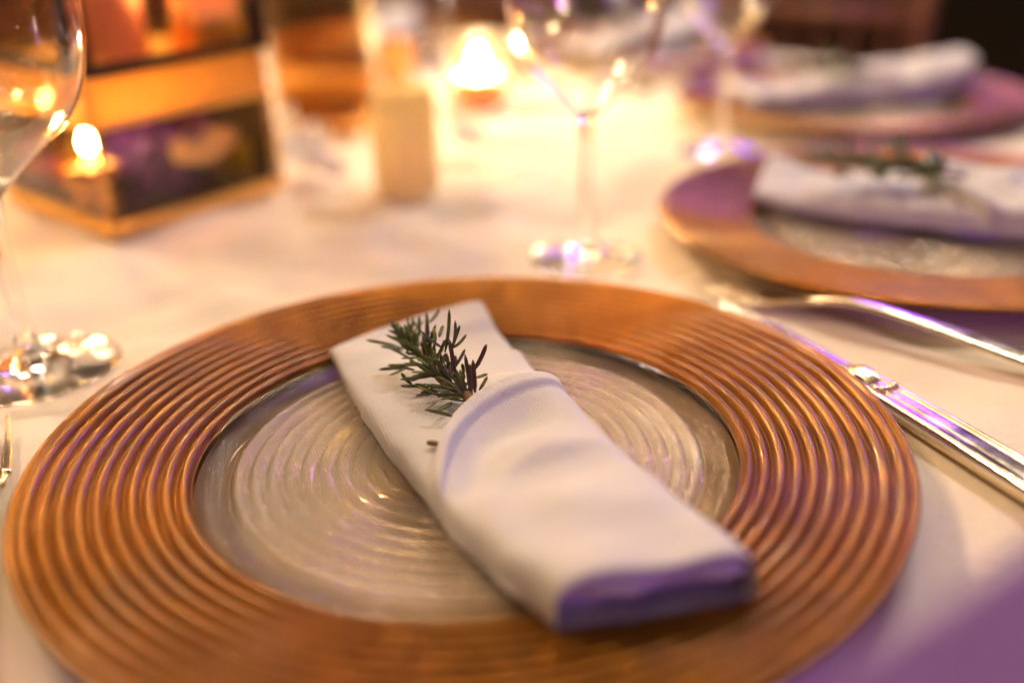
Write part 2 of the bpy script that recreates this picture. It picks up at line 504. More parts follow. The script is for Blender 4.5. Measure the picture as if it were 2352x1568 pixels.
def napkin(label):
    t = thing('napkin', label, 'napkin', (0, 0, 0), 0, 'folded napkins on the chargers')
    L = lambda s: interp(BL, s)
    R = lambda s: interp(BR, s)
    crease = lambda s, b: .0011 * math.exp(-((s + .083 + .012 * b) / .006) ** 2)
    slab('base_fold', t, lambda b: -.101 - .015 * b, lambda b: .098, lambda s, b: .0060 + crease(s, b) + .0004 * sin(s * 90), base_z, L, R, r0=.004, seed=1, wob=.0009)
    slab('middle_fold', t, lambda b: -.067 + .010 * b + .003 * sin(b * 5), lambda b: .098, lambda s, b: .0082 + .0006 * b, base_z, lambda s: L(s) - .0012, lambda s: R(s) + .0014 - .0, r0=.0022, seed=2, wob=.0008)
    slab('inner_fold', t, lambda b: -.041 + .012 * b, lambda b: .098, lambda s, b: .0102 + .0012 * b, base_z, lambda s: L(s) - .0020, lambda s: R(s) + .0026, r0=.0022, seed=3, wob=.0009)
    # the pocket: its mouth runs diagonally, its front end is a fat roll
    def s0(b): return interp([(0, .038), (.10, .0265), (.22, .0130), (.35, .0018), (.48, -.0055), (.62, -.0088), (.75, -.0100), (.9, -.0095), (1, -.0080)], b)
    def hg(s, b):
        d = s - s0(b)
        roll = .0024 * (1 - min(1, max(0, (d - .0080) / .0040)) ** 2 * (3 - 2 * min(1, max(0, (d - .0080) / .0040)))) + .0010 * math.exp(-((d - .040 - .02 * b) / .006) ** 2) * sin(pi * b)
        dip = -.0046 * math.exp(-((d - .024) / .013) ** 2) * sin(pi * min(1, b * 1.15)) 
        f = min(max((s - .02) / .10, 0), 1)
        left = .0108 + .0068 * f; right = .0186 + .0002 * f
        mid = .0016 * sin(s * 130 - b * 5.0) * sin(pi * b) * max(0, 1 - abs(s - .05) / .07) + .0014 * sin(pi * b) * sin(s * 75 + b * 2.5) + +.0020 * sin(pi * b) * noise.noise(Vector((s * 38, b * 2.2 + s * 14, 2.0)))
        return left + (right - left) * b ** .8 + roll + dip + mid
    lob = lambda b: .0060 * (sin(b * 2 * pi * 1.0 - .5) ** 2)
    fr = []
    pts = [(.0015, 1.0), (.0034, .975), (.0046, .93), (.0048, .88), (.0036, .83), (.0006, .79), (-.0024, .76), (-.0016, .71), (.0002, .64), (.0006, .55), (-.0004, .45), (-.0022, .34), (-.0044, .23), (-.0068, .12), (-.0088, .04), (-.0105, 0)]
    for i, (ds, k) in enumerate(pts):
        amp = math.exp(-((i - 9) / 3.0) ** 2)
        fr.append((lambda ds, k, amp: (lambda b: (ds + amp * (lob(b) - .0010) + (.0022 * sin(pi * b) if False else 0), k)))(ds, k, amp))
    slab('pocket', t, s0, lambda b: .1165 + .0130 * b + .002 * sin(pi * b), hg, lambda s: base_z(s) + .0006, lambda s: L(s) - .0030, lambda s: R(s) + .0034, nb=60, ns=110, r0=.0020, r1=.004, n=4.6, wob=.0011, seed=6, front=fr)
    return t
nap = napkin('white napkin folded into a pocket on the front charger, its front end lit purple')
for k, lb in ((1, 'white napkin on the purple lit charger plate on the right, second from the front'),
              (2, 'long white napkin on the third charger plate at the back right'),
              (3, 'small blurred white napkin seen right of the centre wine glass bowl'),
              (4, 'farthest white napkin, a pale blur beyond the burning votive candle')):
    c = around(nap, k, lb); c.scale.z = 1.45

# ------------------------------------------------------------------ rosemary
STEMS = [[(0.0057, 0.0007, 0.0235), (0.0006, 0.0094, 0.0245), (-0.0047, 0.0153, 0.0255), (-0.0094, 0.0188, 0.0265), (-0.0132, 0.0269, 0.0275), (-0.0165, 0.0346, 0.0285), (-0.0207, 0.0431, 0.029), (-0.0238, 0.0488, 0.0295), (-0.0264, 0.0554, 0.03)], [(-0.0067, 0.0177, 0.026), (-0.0073, 0.0207, 0.029), (-0.0076, 0.0244, 0.033), (-0.0081, 0.0256, 0.036)], [(0.0014, 0.0087, 0.0245), (0.0024, 0.013, 0.028), (0.0031, 0.0171, 0.031)]]
NEEDLES = [(-0.0085, 0.0257, 0.0363, -0.0061, 0.0317, 0.0527, 'g'),
 (-0.0053, 0.0264, 0.0378, -0.0038, 0.0289, 0.0489, 'g'),
 (-0.0056, 0.0264, 0.0378, 0.0004, 0.0284, 0.0428, 'g'),
 (-0.0055, 0.0266, 0.0383, -0.002, 0.0284, 0.0469, 'g'),
 (-0.009, 0.0264, 0.0379, -0.0178, 0.0272, 0.0458, 'g'),
 (-0.017, 0.0434, 0.0297, -0.0169, 0.0484, 0.0413, 'b'),
 (-0.0181, 0.0444, 0.032, -0.0172, 0.0532, 0.043, 'g'),
 (-0.0203, 0.0505, 0.0333, -0.0207, 0.0563, 0.0399, 'g'),
 (-0.0169, 0.0581, 0.0359, -0.0122, 0.0626, 0.0403, 'g'),
 (-0.025, 0.0425, 0.0278, -0.0277, 0.0465, 0.04, 'g'),
 (-0.0201, 0.0347, 0.0286, -0.023, 0.0402, 0.0392, 'g'),
 (-0.0284, 0.0542, 0.0272, -0.0329, 0.0573, 0.0369, 'g'),
 (-0.0303, 0.0539, 0.0267, -0.0442, 0.0537, 0.0306, 'g'),
 (-0.0279, 0.0479, 0.0274, -0.0373, 0.0468, 0.0306, 'g'),
 (-0.022, 0.0412, 0.0249, -0.0343, 0.0429, 0.0322, 'g'),
 (-0.0233, 0.0556, 0.0305, -0.0329, 0.0605, 0.0329, 'g'),
 (-0.0295, 0.0565, 0.0324, -0.031, 0.0611, 0.0357, 'g'),
 (-0.005, 0.0184, 0.0275, -0.0068, 0.0277, 0.0417, 'p'),
 (0.0018, 0.0092, 0.0255, -0.0001, 0.018, 0.0389, 'p'),
 (0.0033, 0.0176, 0.032, 0.0086, 0.0202, 0.0419, 'p'),
 (0.0035, 0.0094, 0.026, 0.0031, 0.014, 0.0382, 'p'),
 (-0.0047, 0.0234, 0.0308, -0.0004, 0.0276, 0.0367, 'g'),
 (0.0041, 0.0163, 0.0292, 0.0085, 0.0187, 0.0295, 'g'),
 (0.0051, 0.012, 0.0258, 0.0084, 0.0169, 0.0293, 'b'),
 (-0.0121, 0.0262, 0.0259, -0.0203, 0.0322, 0.0315, 'g'),
 (-0.0076, 0.0207, 0.029, -0.0129, 0.0212, 0.036, 'g'),
 (-0.0251, 0.0409, 0.0242, -0.0343, 0.0421, 0.0238, 'g'),
 (-0.0264, 0.0403, 0.0228, -0.0376, 0.0382, 0.0237, 'g'),
 (-0.0252, 0.0407, 0.0236, -0.0327, 0.0325, 0.0237, 'g'),
 (-0.0138, 0.0262, 0.0259, -0.0273, 0.0242, 0.0257, 'g'),
 (-0.0169, 0.0248, 0.0228, -0.027, 0.0213, 0.0242, 'g'),
 (-0.0024, 0.0156, 0.0262, -0.0112, 0.0151, 0.0309, 'g'),
 (-0.0001, 0.0086, 0.0227, -0.0191, 0.0145, 0.0271, 'l'),
 (-0.0141, 0.0169, 0.0225, -0.02, 0.0123, 0.0241, 'g'),
 (-0.0057, 0.0082, 0.0225, -0.0111, -0.0, 0.0236, 'l'),
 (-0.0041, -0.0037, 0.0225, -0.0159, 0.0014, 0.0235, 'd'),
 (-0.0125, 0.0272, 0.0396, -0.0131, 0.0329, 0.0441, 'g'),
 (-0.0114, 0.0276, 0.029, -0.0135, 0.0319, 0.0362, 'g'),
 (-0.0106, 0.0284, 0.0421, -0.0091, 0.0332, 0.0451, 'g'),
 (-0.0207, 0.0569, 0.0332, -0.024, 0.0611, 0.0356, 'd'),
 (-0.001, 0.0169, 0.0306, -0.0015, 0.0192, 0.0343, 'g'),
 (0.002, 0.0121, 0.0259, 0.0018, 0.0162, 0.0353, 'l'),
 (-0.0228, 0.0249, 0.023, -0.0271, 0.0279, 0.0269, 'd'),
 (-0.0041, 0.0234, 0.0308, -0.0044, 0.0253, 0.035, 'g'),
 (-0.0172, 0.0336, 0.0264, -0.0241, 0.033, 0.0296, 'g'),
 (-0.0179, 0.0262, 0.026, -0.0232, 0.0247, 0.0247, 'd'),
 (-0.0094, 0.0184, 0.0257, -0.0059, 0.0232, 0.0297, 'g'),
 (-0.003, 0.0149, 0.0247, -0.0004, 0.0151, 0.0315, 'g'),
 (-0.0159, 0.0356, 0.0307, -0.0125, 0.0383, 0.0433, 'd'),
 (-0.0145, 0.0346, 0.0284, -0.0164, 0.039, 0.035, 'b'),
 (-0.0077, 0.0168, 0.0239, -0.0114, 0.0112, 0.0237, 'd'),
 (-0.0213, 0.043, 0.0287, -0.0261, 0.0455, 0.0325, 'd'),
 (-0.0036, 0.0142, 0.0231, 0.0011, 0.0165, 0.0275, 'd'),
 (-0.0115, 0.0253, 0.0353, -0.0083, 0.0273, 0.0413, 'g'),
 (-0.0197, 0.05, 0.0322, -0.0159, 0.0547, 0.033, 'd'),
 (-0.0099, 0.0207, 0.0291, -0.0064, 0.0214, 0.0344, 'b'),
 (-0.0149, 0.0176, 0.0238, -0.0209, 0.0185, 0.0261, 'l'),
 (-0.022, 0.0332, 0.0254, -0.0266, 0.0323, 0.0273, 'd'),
 (-0.0005, 0.0105, 0.0268, -0.0026, 0.0143, 0.032, 'g'),
 (-0.0011, 0.0091, 0.0238, -0.0054, 0.0105, 0.0295, 'l')]
def needle(a, b, wid, sag, seed):
    a, b = Vector(a), Vector(b); d = b - a; L = d.length; d.normalize()
    up = Vector((CAM.x * .3 - a.x, CAM.y - a.y, .35)).normalized()
    side = d.cross(up); side.normalize(); nrm = side.cross(d)
    rnd = random.Random(seed)
    side = (side + nrm * rnd.uniform(-.5, .5)).normalized(); nrm = side.cross(d)
    bend = side * rnd.uniform(-.10, .10) + nrm * rnd.uniform(-.12, .10)
    vs, fs = [], []
    ring = [(-1, 0), (-.72, .42), (-.25, .30), (0, .12), (.25, .30), (.72, .42), (1, 0), (.5, -.55), (-.5, -.55)]
    n = 8; R = len(ring)
    for i in range(n + 1):
        q = i / n
        p = a + d * L * q + bend * L * (4 * q * (1 - q)) * .5
        ww = wid * min(1, .45 + q * 2.2) * (1 if q < .72 else sqrt(max(.03, 1 - ((q - .72) / .29) ** 2)))
        for x, y in ring: vs.append(p + side * x * ww * .5 + nrm * y * ww * .5)
    for i in range(n):
        for k in range(R): fs.append((i*R + k, i*R + (k+1) % R, (i+1)*R + (k+1) % R, (i+1)*R + k))
    fs.append(tuple(range(R))[::-1]); fs.append(tuple(n*R + k for k in range(R)))
    return vs, fs
NM = dict(g=M_GREEN, d=M_DARKGREEN, l=M_LIGHT, p=M_PURPLE, b=M_BROWNLEAF)
def rosemary(label, fat=1):
    t = thing('rosemary_sprig', label, 'rosemary', (0, 0, 0), 0, 'rosemary sprigs on the napkins')
    for i, pts in enumerate(STEMS):
        n = 26 if i == 0 else 10
        path = [spline(pts, k / n) for k in range(n + 1)]
        rb, re = ((.0021, .0011), (.0012, .0008), (.0010, .0007))[i]
        v, f = tube(path, lambda q: (rb + (re - rb) * q) * (1 + .22 * sin(q * 61) * (1 if i == 0 else .4)), 10)
        v = [p + Vector((noise.noise(p * 900), noise.noise(p * 900 + Vector((5, 0, 0))), noise.noise(p * 900 + Vector((9, 0, 0))))) * .0003 for p in v]
        mesh('stem', v, f, M_BARK, t)
    for i, nd in enumerate(NEEDLES):
        rnd = random.Random(i)
        v, f = needle(nd[0:3], nd[3:6], fat * rnd.uniform(.00130, .00165) * (1.25 if nd[6] in 'lp' else 1), 0, i)
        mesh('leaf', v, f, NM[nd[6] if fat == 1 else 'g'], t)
    for i in range(100):                                    # the leaves behind and below
        rnd = random.Random(1000 + i)
        q = rnd.uniform(.10, 1)
        a = spline(STEMS[0], q)
        ax = (spline(STEMS[0], min(1, q + .05)) - spline(STEMS[0], q - .05)).normalized()
        sd = ax.cross(Vector((0, 0, 1))).normalized(); up = sd.cross(ax)
        an = rnd.uniform(-.4, pi + .4)
        d = (ax * rnd.uniform(.5, 1.1) + sd * cos(an) * .9 + up * sin(an) * .8).normalized()
        L = rnd.uniform(.007, .0135)
        b = a + d * L
        if b.z < .0225: b.z = .0225 + rnd.uniform(0, .001)
        v, f = needle(a, b, fat * rnd.uniform(.0012, .0015), 0, i + 300)
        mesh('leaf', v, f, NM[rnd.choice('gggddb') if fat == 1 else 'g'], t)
    return t
rs = rosemary('sharp rosemary sprig tucked into the pocket of the front napkin')
r2 = rosemary('blurred rosemary sprig on the napkin of the right hand charger, second from the front', 1.8)
R36 = Matrix.Rotation(STEP, 3, 'Z')
r3 = around(r2, 2, 'faint blurred rosemary sprig on the long napkin at the back right')
r3.scale = (1.4, 1.4, .8); r3.location += Vector((.012, -.014, .019))
r2.location = TC + R36 @ (Vector((0, 0, 0)) - TC) + Vector((.012, -.014, .019)); r2.rotation_euler.z = STEP; r2.scale = (1.35, 1.35, .8)
cr = mesh('bark_crumb', *tube([st(.012 + .0035 * q, -.020 + .004 * q, .0205) for q in (0, .33, .66, 1)], lambda q: .0008 + .0004 * sin(pi * q), 7), M_BARK)
tag(cr, 'tiny brown crumb of bark on the front napkin below the rosemary', 'crumb')

# ------------------------------------------------------------------ cutlery
def sweep_flat(path, wid, thk, seg=12):
    """flat bar along path with rounded section: path of points, wid(q), thk(q)"""
    vs, fs = [], []
    n = len(path)
    for i, p in enumerate(path):
        q = i / (n - 1); p = Vector(p)
        d = (Vector(path[min(i+1, n-1)]) - Vector(path[max(i-1, 0)])).normalized()
        a = d.cross(Vector((0, 0, 1))).normalized(); b = a.cross(d)
        for k in range(seg):
            t = 2 * pi * k / seg
            cx_ = abs(cos(t)) ** .6 * (1 if cos(t) > 0 else -1); sx_ = abs(sin(t)) ** .8 * (1 if sin(t) > 0 else -1)
            vs.append(p + a * cx_ * wid(q) / 2 + b * sx_ * thk(q) / 2)
    for i in range(n - 1):
        for k in range(seg): fs.append((i*seg + k, i*seg + (k+1) % seg, (i+1)*seg + (k+1) % seg, (i+1)*seg + k))
    fs.append(tuple(range(seg))[::-1]); fs.append(tuple((n-1)*seg + k for k in range(seg)))
    return vs, fs
def fork(label, tip, ang):
    """lies along local +x from its tine tips"""
    t = thing('fork', label, 'fork', (*tip, 0), ang, 'silver forks beside the chargers')
    zt = [(0, .0050), (.02, .0026), (.045, .0030), (.06, .0042), (.075, .0082), (.09, .0122), (.105, .0136), (.13, .0125), (.16, .0098), (.19, .0070), (.205, .0050)]
    zf = lambda x: interp(zt, x)
    xs = [.046 + .159 * k / 60 for k in range(61)]
    zs = [sum(zf(x + d) for d in (-.008, -.004, 0, .004, .008)) / 5 for x in xs]
    wd = lambda q: interp([(0, .0225), (.06, .0215), (.12, .0150), (.20, .0075), (.30, .0066), (.5, .0085), (.8, .0150), (.95, .0175), (1, .0120)], q)
    v, f = sweep_flat([(x, 0, z) for x, z in zip(xs, zs)], wd, lambda q: interp([(0, .0020), (.2, .0040), (.5, .0034), (1, .0030)], q))
    mesh('handle', v, f, M_SILVER, t)
    for k in range(4):
        y = -.0096 + k * .0064
        p = [(x, y * (.92 + .08 * x / .05), zf(x) + .0) for x in [.0 + .051 * j / 14 for j in range(15)]]
        v, f = sweep_flat(p, lambda q: .0012 + .0032 * min(1, q * 1.6), lambda q: .0010 + .0012 * q, 10)
        mesh('tine', v, f, M_SILVER, t)
    return t
fork('silver fork at the left edge beside the front charger, only its tines in view', (-.2090, .0415), atan2(-.930, .368))
fork('blurred silver fork between the front charger and the right hand charger', (.1175, .187), atan2(-.70, .72))
def knife(label, bol, ang):
    """local +x runs from the bolster to the end of the handle, -x is the blade"""
    t = thing('knife', label, 'knife', (*bol, 0), ang)
    n = 60
    xs = [.118 * k / n for k in range(n + 1)]
    w_ = lambda q: interp([(0, .0085), (.03, .0120), (.12, .0150), (.5, .0168), (.92, .0185), (.97, .0170), (1, .0100)], q)
    vs, fs = [], []
    # section with a raised rib along each edge and a shallow channel between
    sec = [(-1, 0), (-1, .55), (-.93, .80), (-.80, .95), (-.66, .90), (-.56, .74), (-.3, .84), (0, .90), (.3, .84), (.56, .74), (.66, .90), (.80, .95), (.93, .80), (1, .55), (1, 0), (.9, -.6), (.5, -.9), (-.5, -.9), (-.9, -.6)]
    R = len(sec)
    for i, x in enumerate(xs):
        q = i / n; wd_ = w_(q) / 2; h = interp([(0, .0030), (.1, .0042), (.5, .0048), (1, .0044)], q)
        for y, z in sec: vs.append((x, y * wd_, .0050 + z * h))
    for i in range(n):
        for k in range(R): fs.append((i*R + k, (i+1)*R + k, (i+1)*R + (k+1) % R, i*R + (k+1) % R))
    fs.append(tuple(range(R))); fs.append(tuple(n*R + k for k in range(R))[::-1])
    mesh('handle', vs, fs, M_SILVER, t)
    # the shell ornament where handle and blade meet
    P = []
    for k in range(-2, 3):
        path = [(.016 - .018 * q, k * .0029 * (.35 + .75 * q), .0088 + .0016 * sin(pi * q) - .0006 * abs(k)) for q in [j / 7 for j in range(8)]]
        P.append(tube(path, lambda q: .0007 + .0011 * sin(pi * min(1, q * 1.1)), 8))
    for k in range(5):
        a = pi * (k / 4)
        c = Vector((.021 + .002 * sin(a), (k - 2) * .0026, .0092))
        P.append(tube([c + Vector((-.0012, 0, -.0006)), c + Vector((-.0006, 0, .0004)), c + Vector((.0006, 0, .0004)), c + Vector((.0012, 0, -.0006))], .0011, 8))
    P.append(sweep_flat([(-.008 + .010 * q, 0, .0052 + .0006 * q) for q in [j / 6 for j in range(7)]], lambda q: .0075 + .004 * q * q, lambda q: .0050 + .0028 * q, 12))
    v, f = join(P)
    mesh('bolster', v, f, M_SILVER, t)
    m_ = 26; vs, fs = [], []
    for i in range(m_ + 1):
        q = i / m_; x = -.006 - .098 * q
        b0 = -.0085 * min(1, .6 + q * 4) * (1 if q < .9 else 1 - ((q - .9) / .1) ** 2 * .85); b1 = .0075 * (1 if q < .65 else 1 - ((q - .65) / .35) ** 2)
        for y, z in ((b1, .0016), (0, .0014), (b0, .0008), (b0, .0006), (0, .0004), (b1, .0004)): vs.append((x, y, .0036 + z - .0022 * q))
    for i in range(m_):
        for k in range(6): fs.append((i*6 + k, i*6 + (k+1) % 6, (i+1)*6 + (k+1) % 6, (i+1)*6 + k))
    fs.append(tuple(range(6))[::-1]); fs.append(tuple(m_*6 + k for k in range(6)))
    mesh('blade', vs, fs, M_SILVER, t, False)
    return t
knife('ornate silver knife on the right of the front charger, its handle towards the table edge', (.168, .054), atan2(-.93, .36))

# ------------------------------------------------------------------ wine glasses
def wine_glass(label, loc, bowl, stem_h, foot_r, rs_=.0042):
    t = thing('wine_glass', label, 'glass', (*loc, .0004), 0, 'wine glasses round the table')
    foot_top = smooth_prof([(foot_r, .0012), (foot_r * .97, .0022), (foot_r * .7, .0040), (foot_r * .4, .0066), (foot_r * .2, .0105), (rs_ * 1.25, .0170)], 30)
    lathe('foot', [(0, .0008), (foot_r * .6, .0008), (foot_r * .96, .0003), (foot_r, .0006)] + foot_top, 96, M_GLASS, t)
    z0 = .0170; b0r, b0z = bowl[0]
    stem_p = smooth_prof([(rs_ * 1.25, z0), (rs_ * 1.0, z0 + .015), (rs_ * .88, stem_h * .55), (rs_ * .95, stem_h * .82), (b0r, b0z)], 30)
    lathe('stem', stem_p, 64, M_GLASS, t)
    out = smooth_prof(bowl, 60)
    tk = .0011
    inn = []
    for i, (r, z) in enumerate(out):
        a = out[max(0, i-1)]; b = out[min(len(out)-1, i+1)]
        dx, dz = b[0] - a[0], b[1] - a[1]; l = sqrt(dx*dx + dz*dz)
        inn.append((r - tk * dz / l, z + tk * dx / l))
    zin = b0z + .0065
    inn = [(r, z) for r, z in inn if z > zin and r > .006]
    rim = [((out[-1][0] + inn[-1][0]) / 2, out[-1][1] + .0006)]
    pin = inn[0]
    bot = [(pin[0] * q, zin - .0005 + (pin[1] - zin + .0005) * q * q) for q in (.8, .6, .4, .2)]
    lathe('bowl', out + rim + inn[::-1] + bot + [(0, zin - .0005)], 96, M_GLASS, t)
    return t
big = [(.0052, .086), (.0085, .0895), (.0165, .0975), (.0285, .1075), (.0400, .118), (.0480, .131), (.0525, .146), (.0540, .162), (.0535, .178), (.0505, .198), (.0455, .222)]
sml = [(.0050, .083), (.0078, .0875), (.0180, .098), (.0300, .110), (.0390, .124), (.0435, .140), (.0450, .155), (.0440, .172), (.0415, .190)]
wine_glass('large wine glass at the left edge of the frame, its bowl catching the candle light', (-.2135, .0985), big, .086, .041)
wg = wine_glass('wine glass behind the front charger, in the middle of the picture', (.0655, .230), sml, .083, .0335)
around(wg, 1, 'blurred wine glass behind the right hand charger, by the long napkin')
around(wg, 2, 'faint wine glass seen through the bowl of the middle wine glass')
around(wg, 3, 'farthest wine glass, just behind the burning votive candle')

# ------------------------------------------------------------------ candles
def flame_mesh(parent, z, s=1.0, m=None):
    pr = [(0, 0), (.0022, .0012), (.0035, .0038), (.0034, .0065), (.0024, .0100), (.0012, .0130), (0, .0155)]
    return lathe('flame', [(r * s, z + q * s) for r, q in smooth_prof(pr, 14)], 20, m or M_FLAME, parent)
def cup(h, r, tk, base=.006):
    return [(0, .0004), (r * .92, .0004), (r, .003), (r, h), (r - tk * .5, h + tk * .4), (r - tk, h), (r - tk, base + .002), (r * .8, base), (0, base)]
def votive(label, loc, h, r, glass, wax_h, lit, flame=1.0, wax=None, fm=None):
    t = thing('votive_candle', label, 'candle', loc, 0, 'votive candles on the table centre')
    lathe('glass_cup', cup(h, r, .0022), 64, glass, t)
    if wax_h:
        rw = r - .0030
        lathe('wax', [(0, .0072), (rw, .0072), (rw, wax_h - .001), (rw * .96, wax_h), (rw * .5, wax_h - .0012), (0, wax_h - .0014)], 48, wax or M_WAX, t)
        wv, wf = tube([(0, 0, wax_h - .002), (.0003, 0, wax_h + .003), (.0009, .0003, wax_h + .006)], .0007, 6)
        mesh('wick', wv, wf, M_BRONZE, t)
    if lit: flame_mesh(t, wax_h + .0055, flame, fm or (M_LOWFLAME if flame < 1.2 else M_FLAME))
    return t
votive('burning votive candle in a clear glass at the table centre, brightest light in view', (-.006, .728, 0), .068, .030, M_VOTIVE, .030, True, 1.2)
votive('unlit pale ochre frosted votive glass left of the middle wine glass', (-.056, .402, 0), .074, .0245, M_AMBER, 0, False)
votive('burning votive candle behind the lantern, its flame seen through the left wine glass bowl', (-.423, .587, 0), .090, .028, M_VOTIVE, .066, True, 1.0)
votive('low burning votive candle added out of view beyond the left corner of the lantern', (-.475, .400, 0), .066, .026, M_VOTIVE, .042, True, 1.0)  # unseen candle added as a flame for the lantern to mirror
votive('glowing amber frosted votive just left of the brightest candle', (-.108, .880, 0), .048, .021, M_DEEPAMBER, .020, True, .8, None, M_DIMFLAME)

# ------------------------------------------------------------------ vase
vz = thing('glass_vase', 'tall amber glass cylinder vase behind the ochre votive glass', 'vase', (-.150, .640, 0))
lathe('cylinder', cup(.26, .050, .0035, .012), 72, M_VASE, vz)
lathe('filling', [(0, .0125), (.0455, .0125), (.0460, .034), (.040, .0365), (0, .037)], 48, mat_plain('olive_gold_sand', (.26, .16, .02), (.36, .22, .03), .6, 400, .0008), vz)

# ------------------------------------------------------------------ lantern
def quad_in(c, k):
    m_ = sum((Vector(p) for p in c), Vector((0, 0))) / 4
    return [tuple(m_ + (Vector(p) - m_) * k) for p in c]
FR, RT_, BK, LF = (-.243, .298), (-.151, .419), (-.273, .532), (-.365, .411)
foot = [FR, RT_, BK, LF]
lt = thing('lantern', 'gold and dark bronze glass lantern with a salmon candle, left of centre', 'lantern')
v, f = prism(foot, .0006, quad_in(foot, .985), .0085)
bevel(mesh('base_tray', v, f, M_GOLDSAT, lt), .0012)
b0 = quad_in(foot, .955); b1 = quad_in(foot, .945)
Z0, Z1, Z2 = .0085, .072, .104
names = 4
for i in range(4):
    p, q = Vector((*b0[i], Z0)), Vector((*b0[(i+1) % 4], Z0)); p1, q1 = Vector((*b1[i], Z1)), Vector((*b1[(i+1) % 4], Z1))
    d = (q - p).normalized() * .0022; n_ = (q - p).cross(p1 - p).normalized() * .0015
    vv = [p + d, q - d, q1 - d, p1 + d]; vv = [x + n_ for x in vv] + [x - n_ for x in vv]
    mesh('lower_pane', vv, [(0, 1, 2, 3), (7, 6, 5, 4), (0, 4, 5, 1), (1, 5, 6, 2), (2, 6, 7, 3), (3, 7, 4, 0)], M_PANE, lt, False)
    P = [tube([p, p.lerp(p1, .5), p1], .0019, 10)]
    for z in (.02, .10, .30, .42, .52, .83, .90): P.append(tube([p.lerp(p1, z - .012), p.lerp(p1, z - .004), p.lerp(p1, z + .004), p.lerp(p1, z + .012)], lambda u: .0019 + .0012 * sin(pi * u), 8))  # swellings added along the edge to catch dots of light
    v, f = join(P); mesh('glint_edge_bead', v, f, M_GOLD, lt)
b2 = quad_in(foot, .86); b3 = quad_in(foot, .70)
# gold shoulder: four sloping bands with a flat lip
for i in range(4):
    p_, q_ = Vector((*quad_in(foot, .955)[i], Z1 + .0015)), Vector((*quad_in(foot, .955)[(i+1) % 4], Z1 + .0015))
    bevel(mesh('shoulder_bar', *bar(p_, q_, .005, (0, 0, 1), .004), M_GOLDSAT, lt), .0006)
s0_, s1_ = quad_in(foot, .955), quad_in(foot, .945)
for i in range(4):
    j = (i + 1) % 4
    a, b, c, d = Vector((*s0_[i], Z1 + .004)), Vector((*s0_[j], Z1 + .004)), Vector((*s1_[j], Z2 - .002)), Vector((*s1_[i], Z2 - .002))
    n_ = (b - a).cross(d - a).normalized() * .002
    vv = [a, b, c, d] + [x - n_ for x in (a, b, c, d)]
    mesh('shoulder_band', vv, [(0, 1, 2, 3), (7, 6, 5, 4), (0, 4, 5, 1), (1, 5, 6, 2), (2, 6, 7, 3), (3, 7, 4, 0)], M_BAND, lt, False)
up = quad_in(foot, .925); ZT = .285
for i in range(4):
    j = (i + 1) % 4
    P0, P1 = Vector((*up[i], Z2)), Vector((*up[j], Z2))
    bevel(mesh('post', *bar(P0, P0 + Vector((0, 0, ZT - Z2)), .0105, (P1 - P0)), M_BRONZE, lt), .0008)
    e = (P1 - P0).normalized() * .0054
    bevel(mesh('rail', *bar(P0 + e + Vector((0, 0, .004)), P1 - e + Vector((0, 0, .004)), .008), M_BRONZE, lt), .0006)
    bevel(mesh('rail', *bar(P0 + e + Vector((0, 0, ZT - Z2 - .004)), P1 - e + Vector((0, 0, ZT - Z2 - .004)), .008), M_BRONZE, lt), .0006)
    vv, ff = bar(P0 + e + Vector((0, 0, (ZT - Z2) / 2)), P1 - e + Vector((0, 0, (ZT - Z2) / 2)), .0025, (0, 0, 1), ZT - Z2 - .0165)
    mesh('pane', vv, ff, M_UPANE, lt, False)
v, f = prism(quad_in(foot, 1.02), ZT, quad_in(foot, .20), ZT + .05)
bevel(mesh('roof', v, f, M_BRONZE, lt), .001)
v, f = prism(quad_in(foot, .935), Z2 - .0015, quad_in(foot, .935), Z2 + .0015)
mesh('deck', v, f, M_GOLDSAT, lt, False)
lin = []
for i in (1, 2):
    j = (i + 1) % 4; q_ = quad_in(foot, .915)
    lin.append(bar(Vector((*q_[i], Z0 + .031)), Vector((*q_[j], Z0 + .031)), .002, (0, 0, 1), .060))
lin.append(prism(quad_in(foot, .91), Z0 + .0003, quad_in(foot, .91), Z0 + .0012))
v, f = join(lin)
mesh('dark_lining', v, f, mat_plain('plum_velvet', (.010, .005, .014), (.016, .007, .022), .8, 60), lt, False)  # lining added to darken the view through the lower panes
pc = thing('pillar_candle', 'salmon pillar candle standing inside the lantern', 'candle', (-.257, .405, Z2 + .0016))
lathe('wax', [(0, 0), (.0215, 0), (.022, .002), (.022, .108), (.0205, .112), (.012, .107), (0, .106)], 48, M_SALMON, pc)
mesh('wick', *tube([(0, 0, .105), (.0004, 0, .110), (.0012, 0, .115)], .0008, 6), M_BRONZE, pc)
flame_mesh(pc, .113, 1.0, M_MIDFLAME)
bc = thing('wax_block', 'cream wax block right of the salmon candle inside the lantern', 'candle', (-.198, .432, Z2 + .0016), atan2(.121, .092))
bevel(mesh('wax', *prism([(-.02, -.015), (.02, -.015), (.02, .015), (-.02, .015)], 0.018, [(-.02, -.015), (.02, -.015), (.02, .015), (-.02, .015)], .052), M_WAX, bc), .003)
bevel(mesh('foot_plate', *prism([(-.021, -.016), (.021, -.016), (.021, .016), (-.021, .016)], 0, [(-.021, -.016), (.021, -.016), (.021, .016), (-.021, .016)], .0178), M_GOLDSAT, bc), .001)
mesh('wick', *tube([(0, 0, .051), (.0004, 0, .055), (.001, 0, .0575)], .0007, 6), M_BRONZE, bc)
flame_mesh(bc, .0570, .9, M_MIDFLAME)  # unseen flame added to light the side of the salmon candle
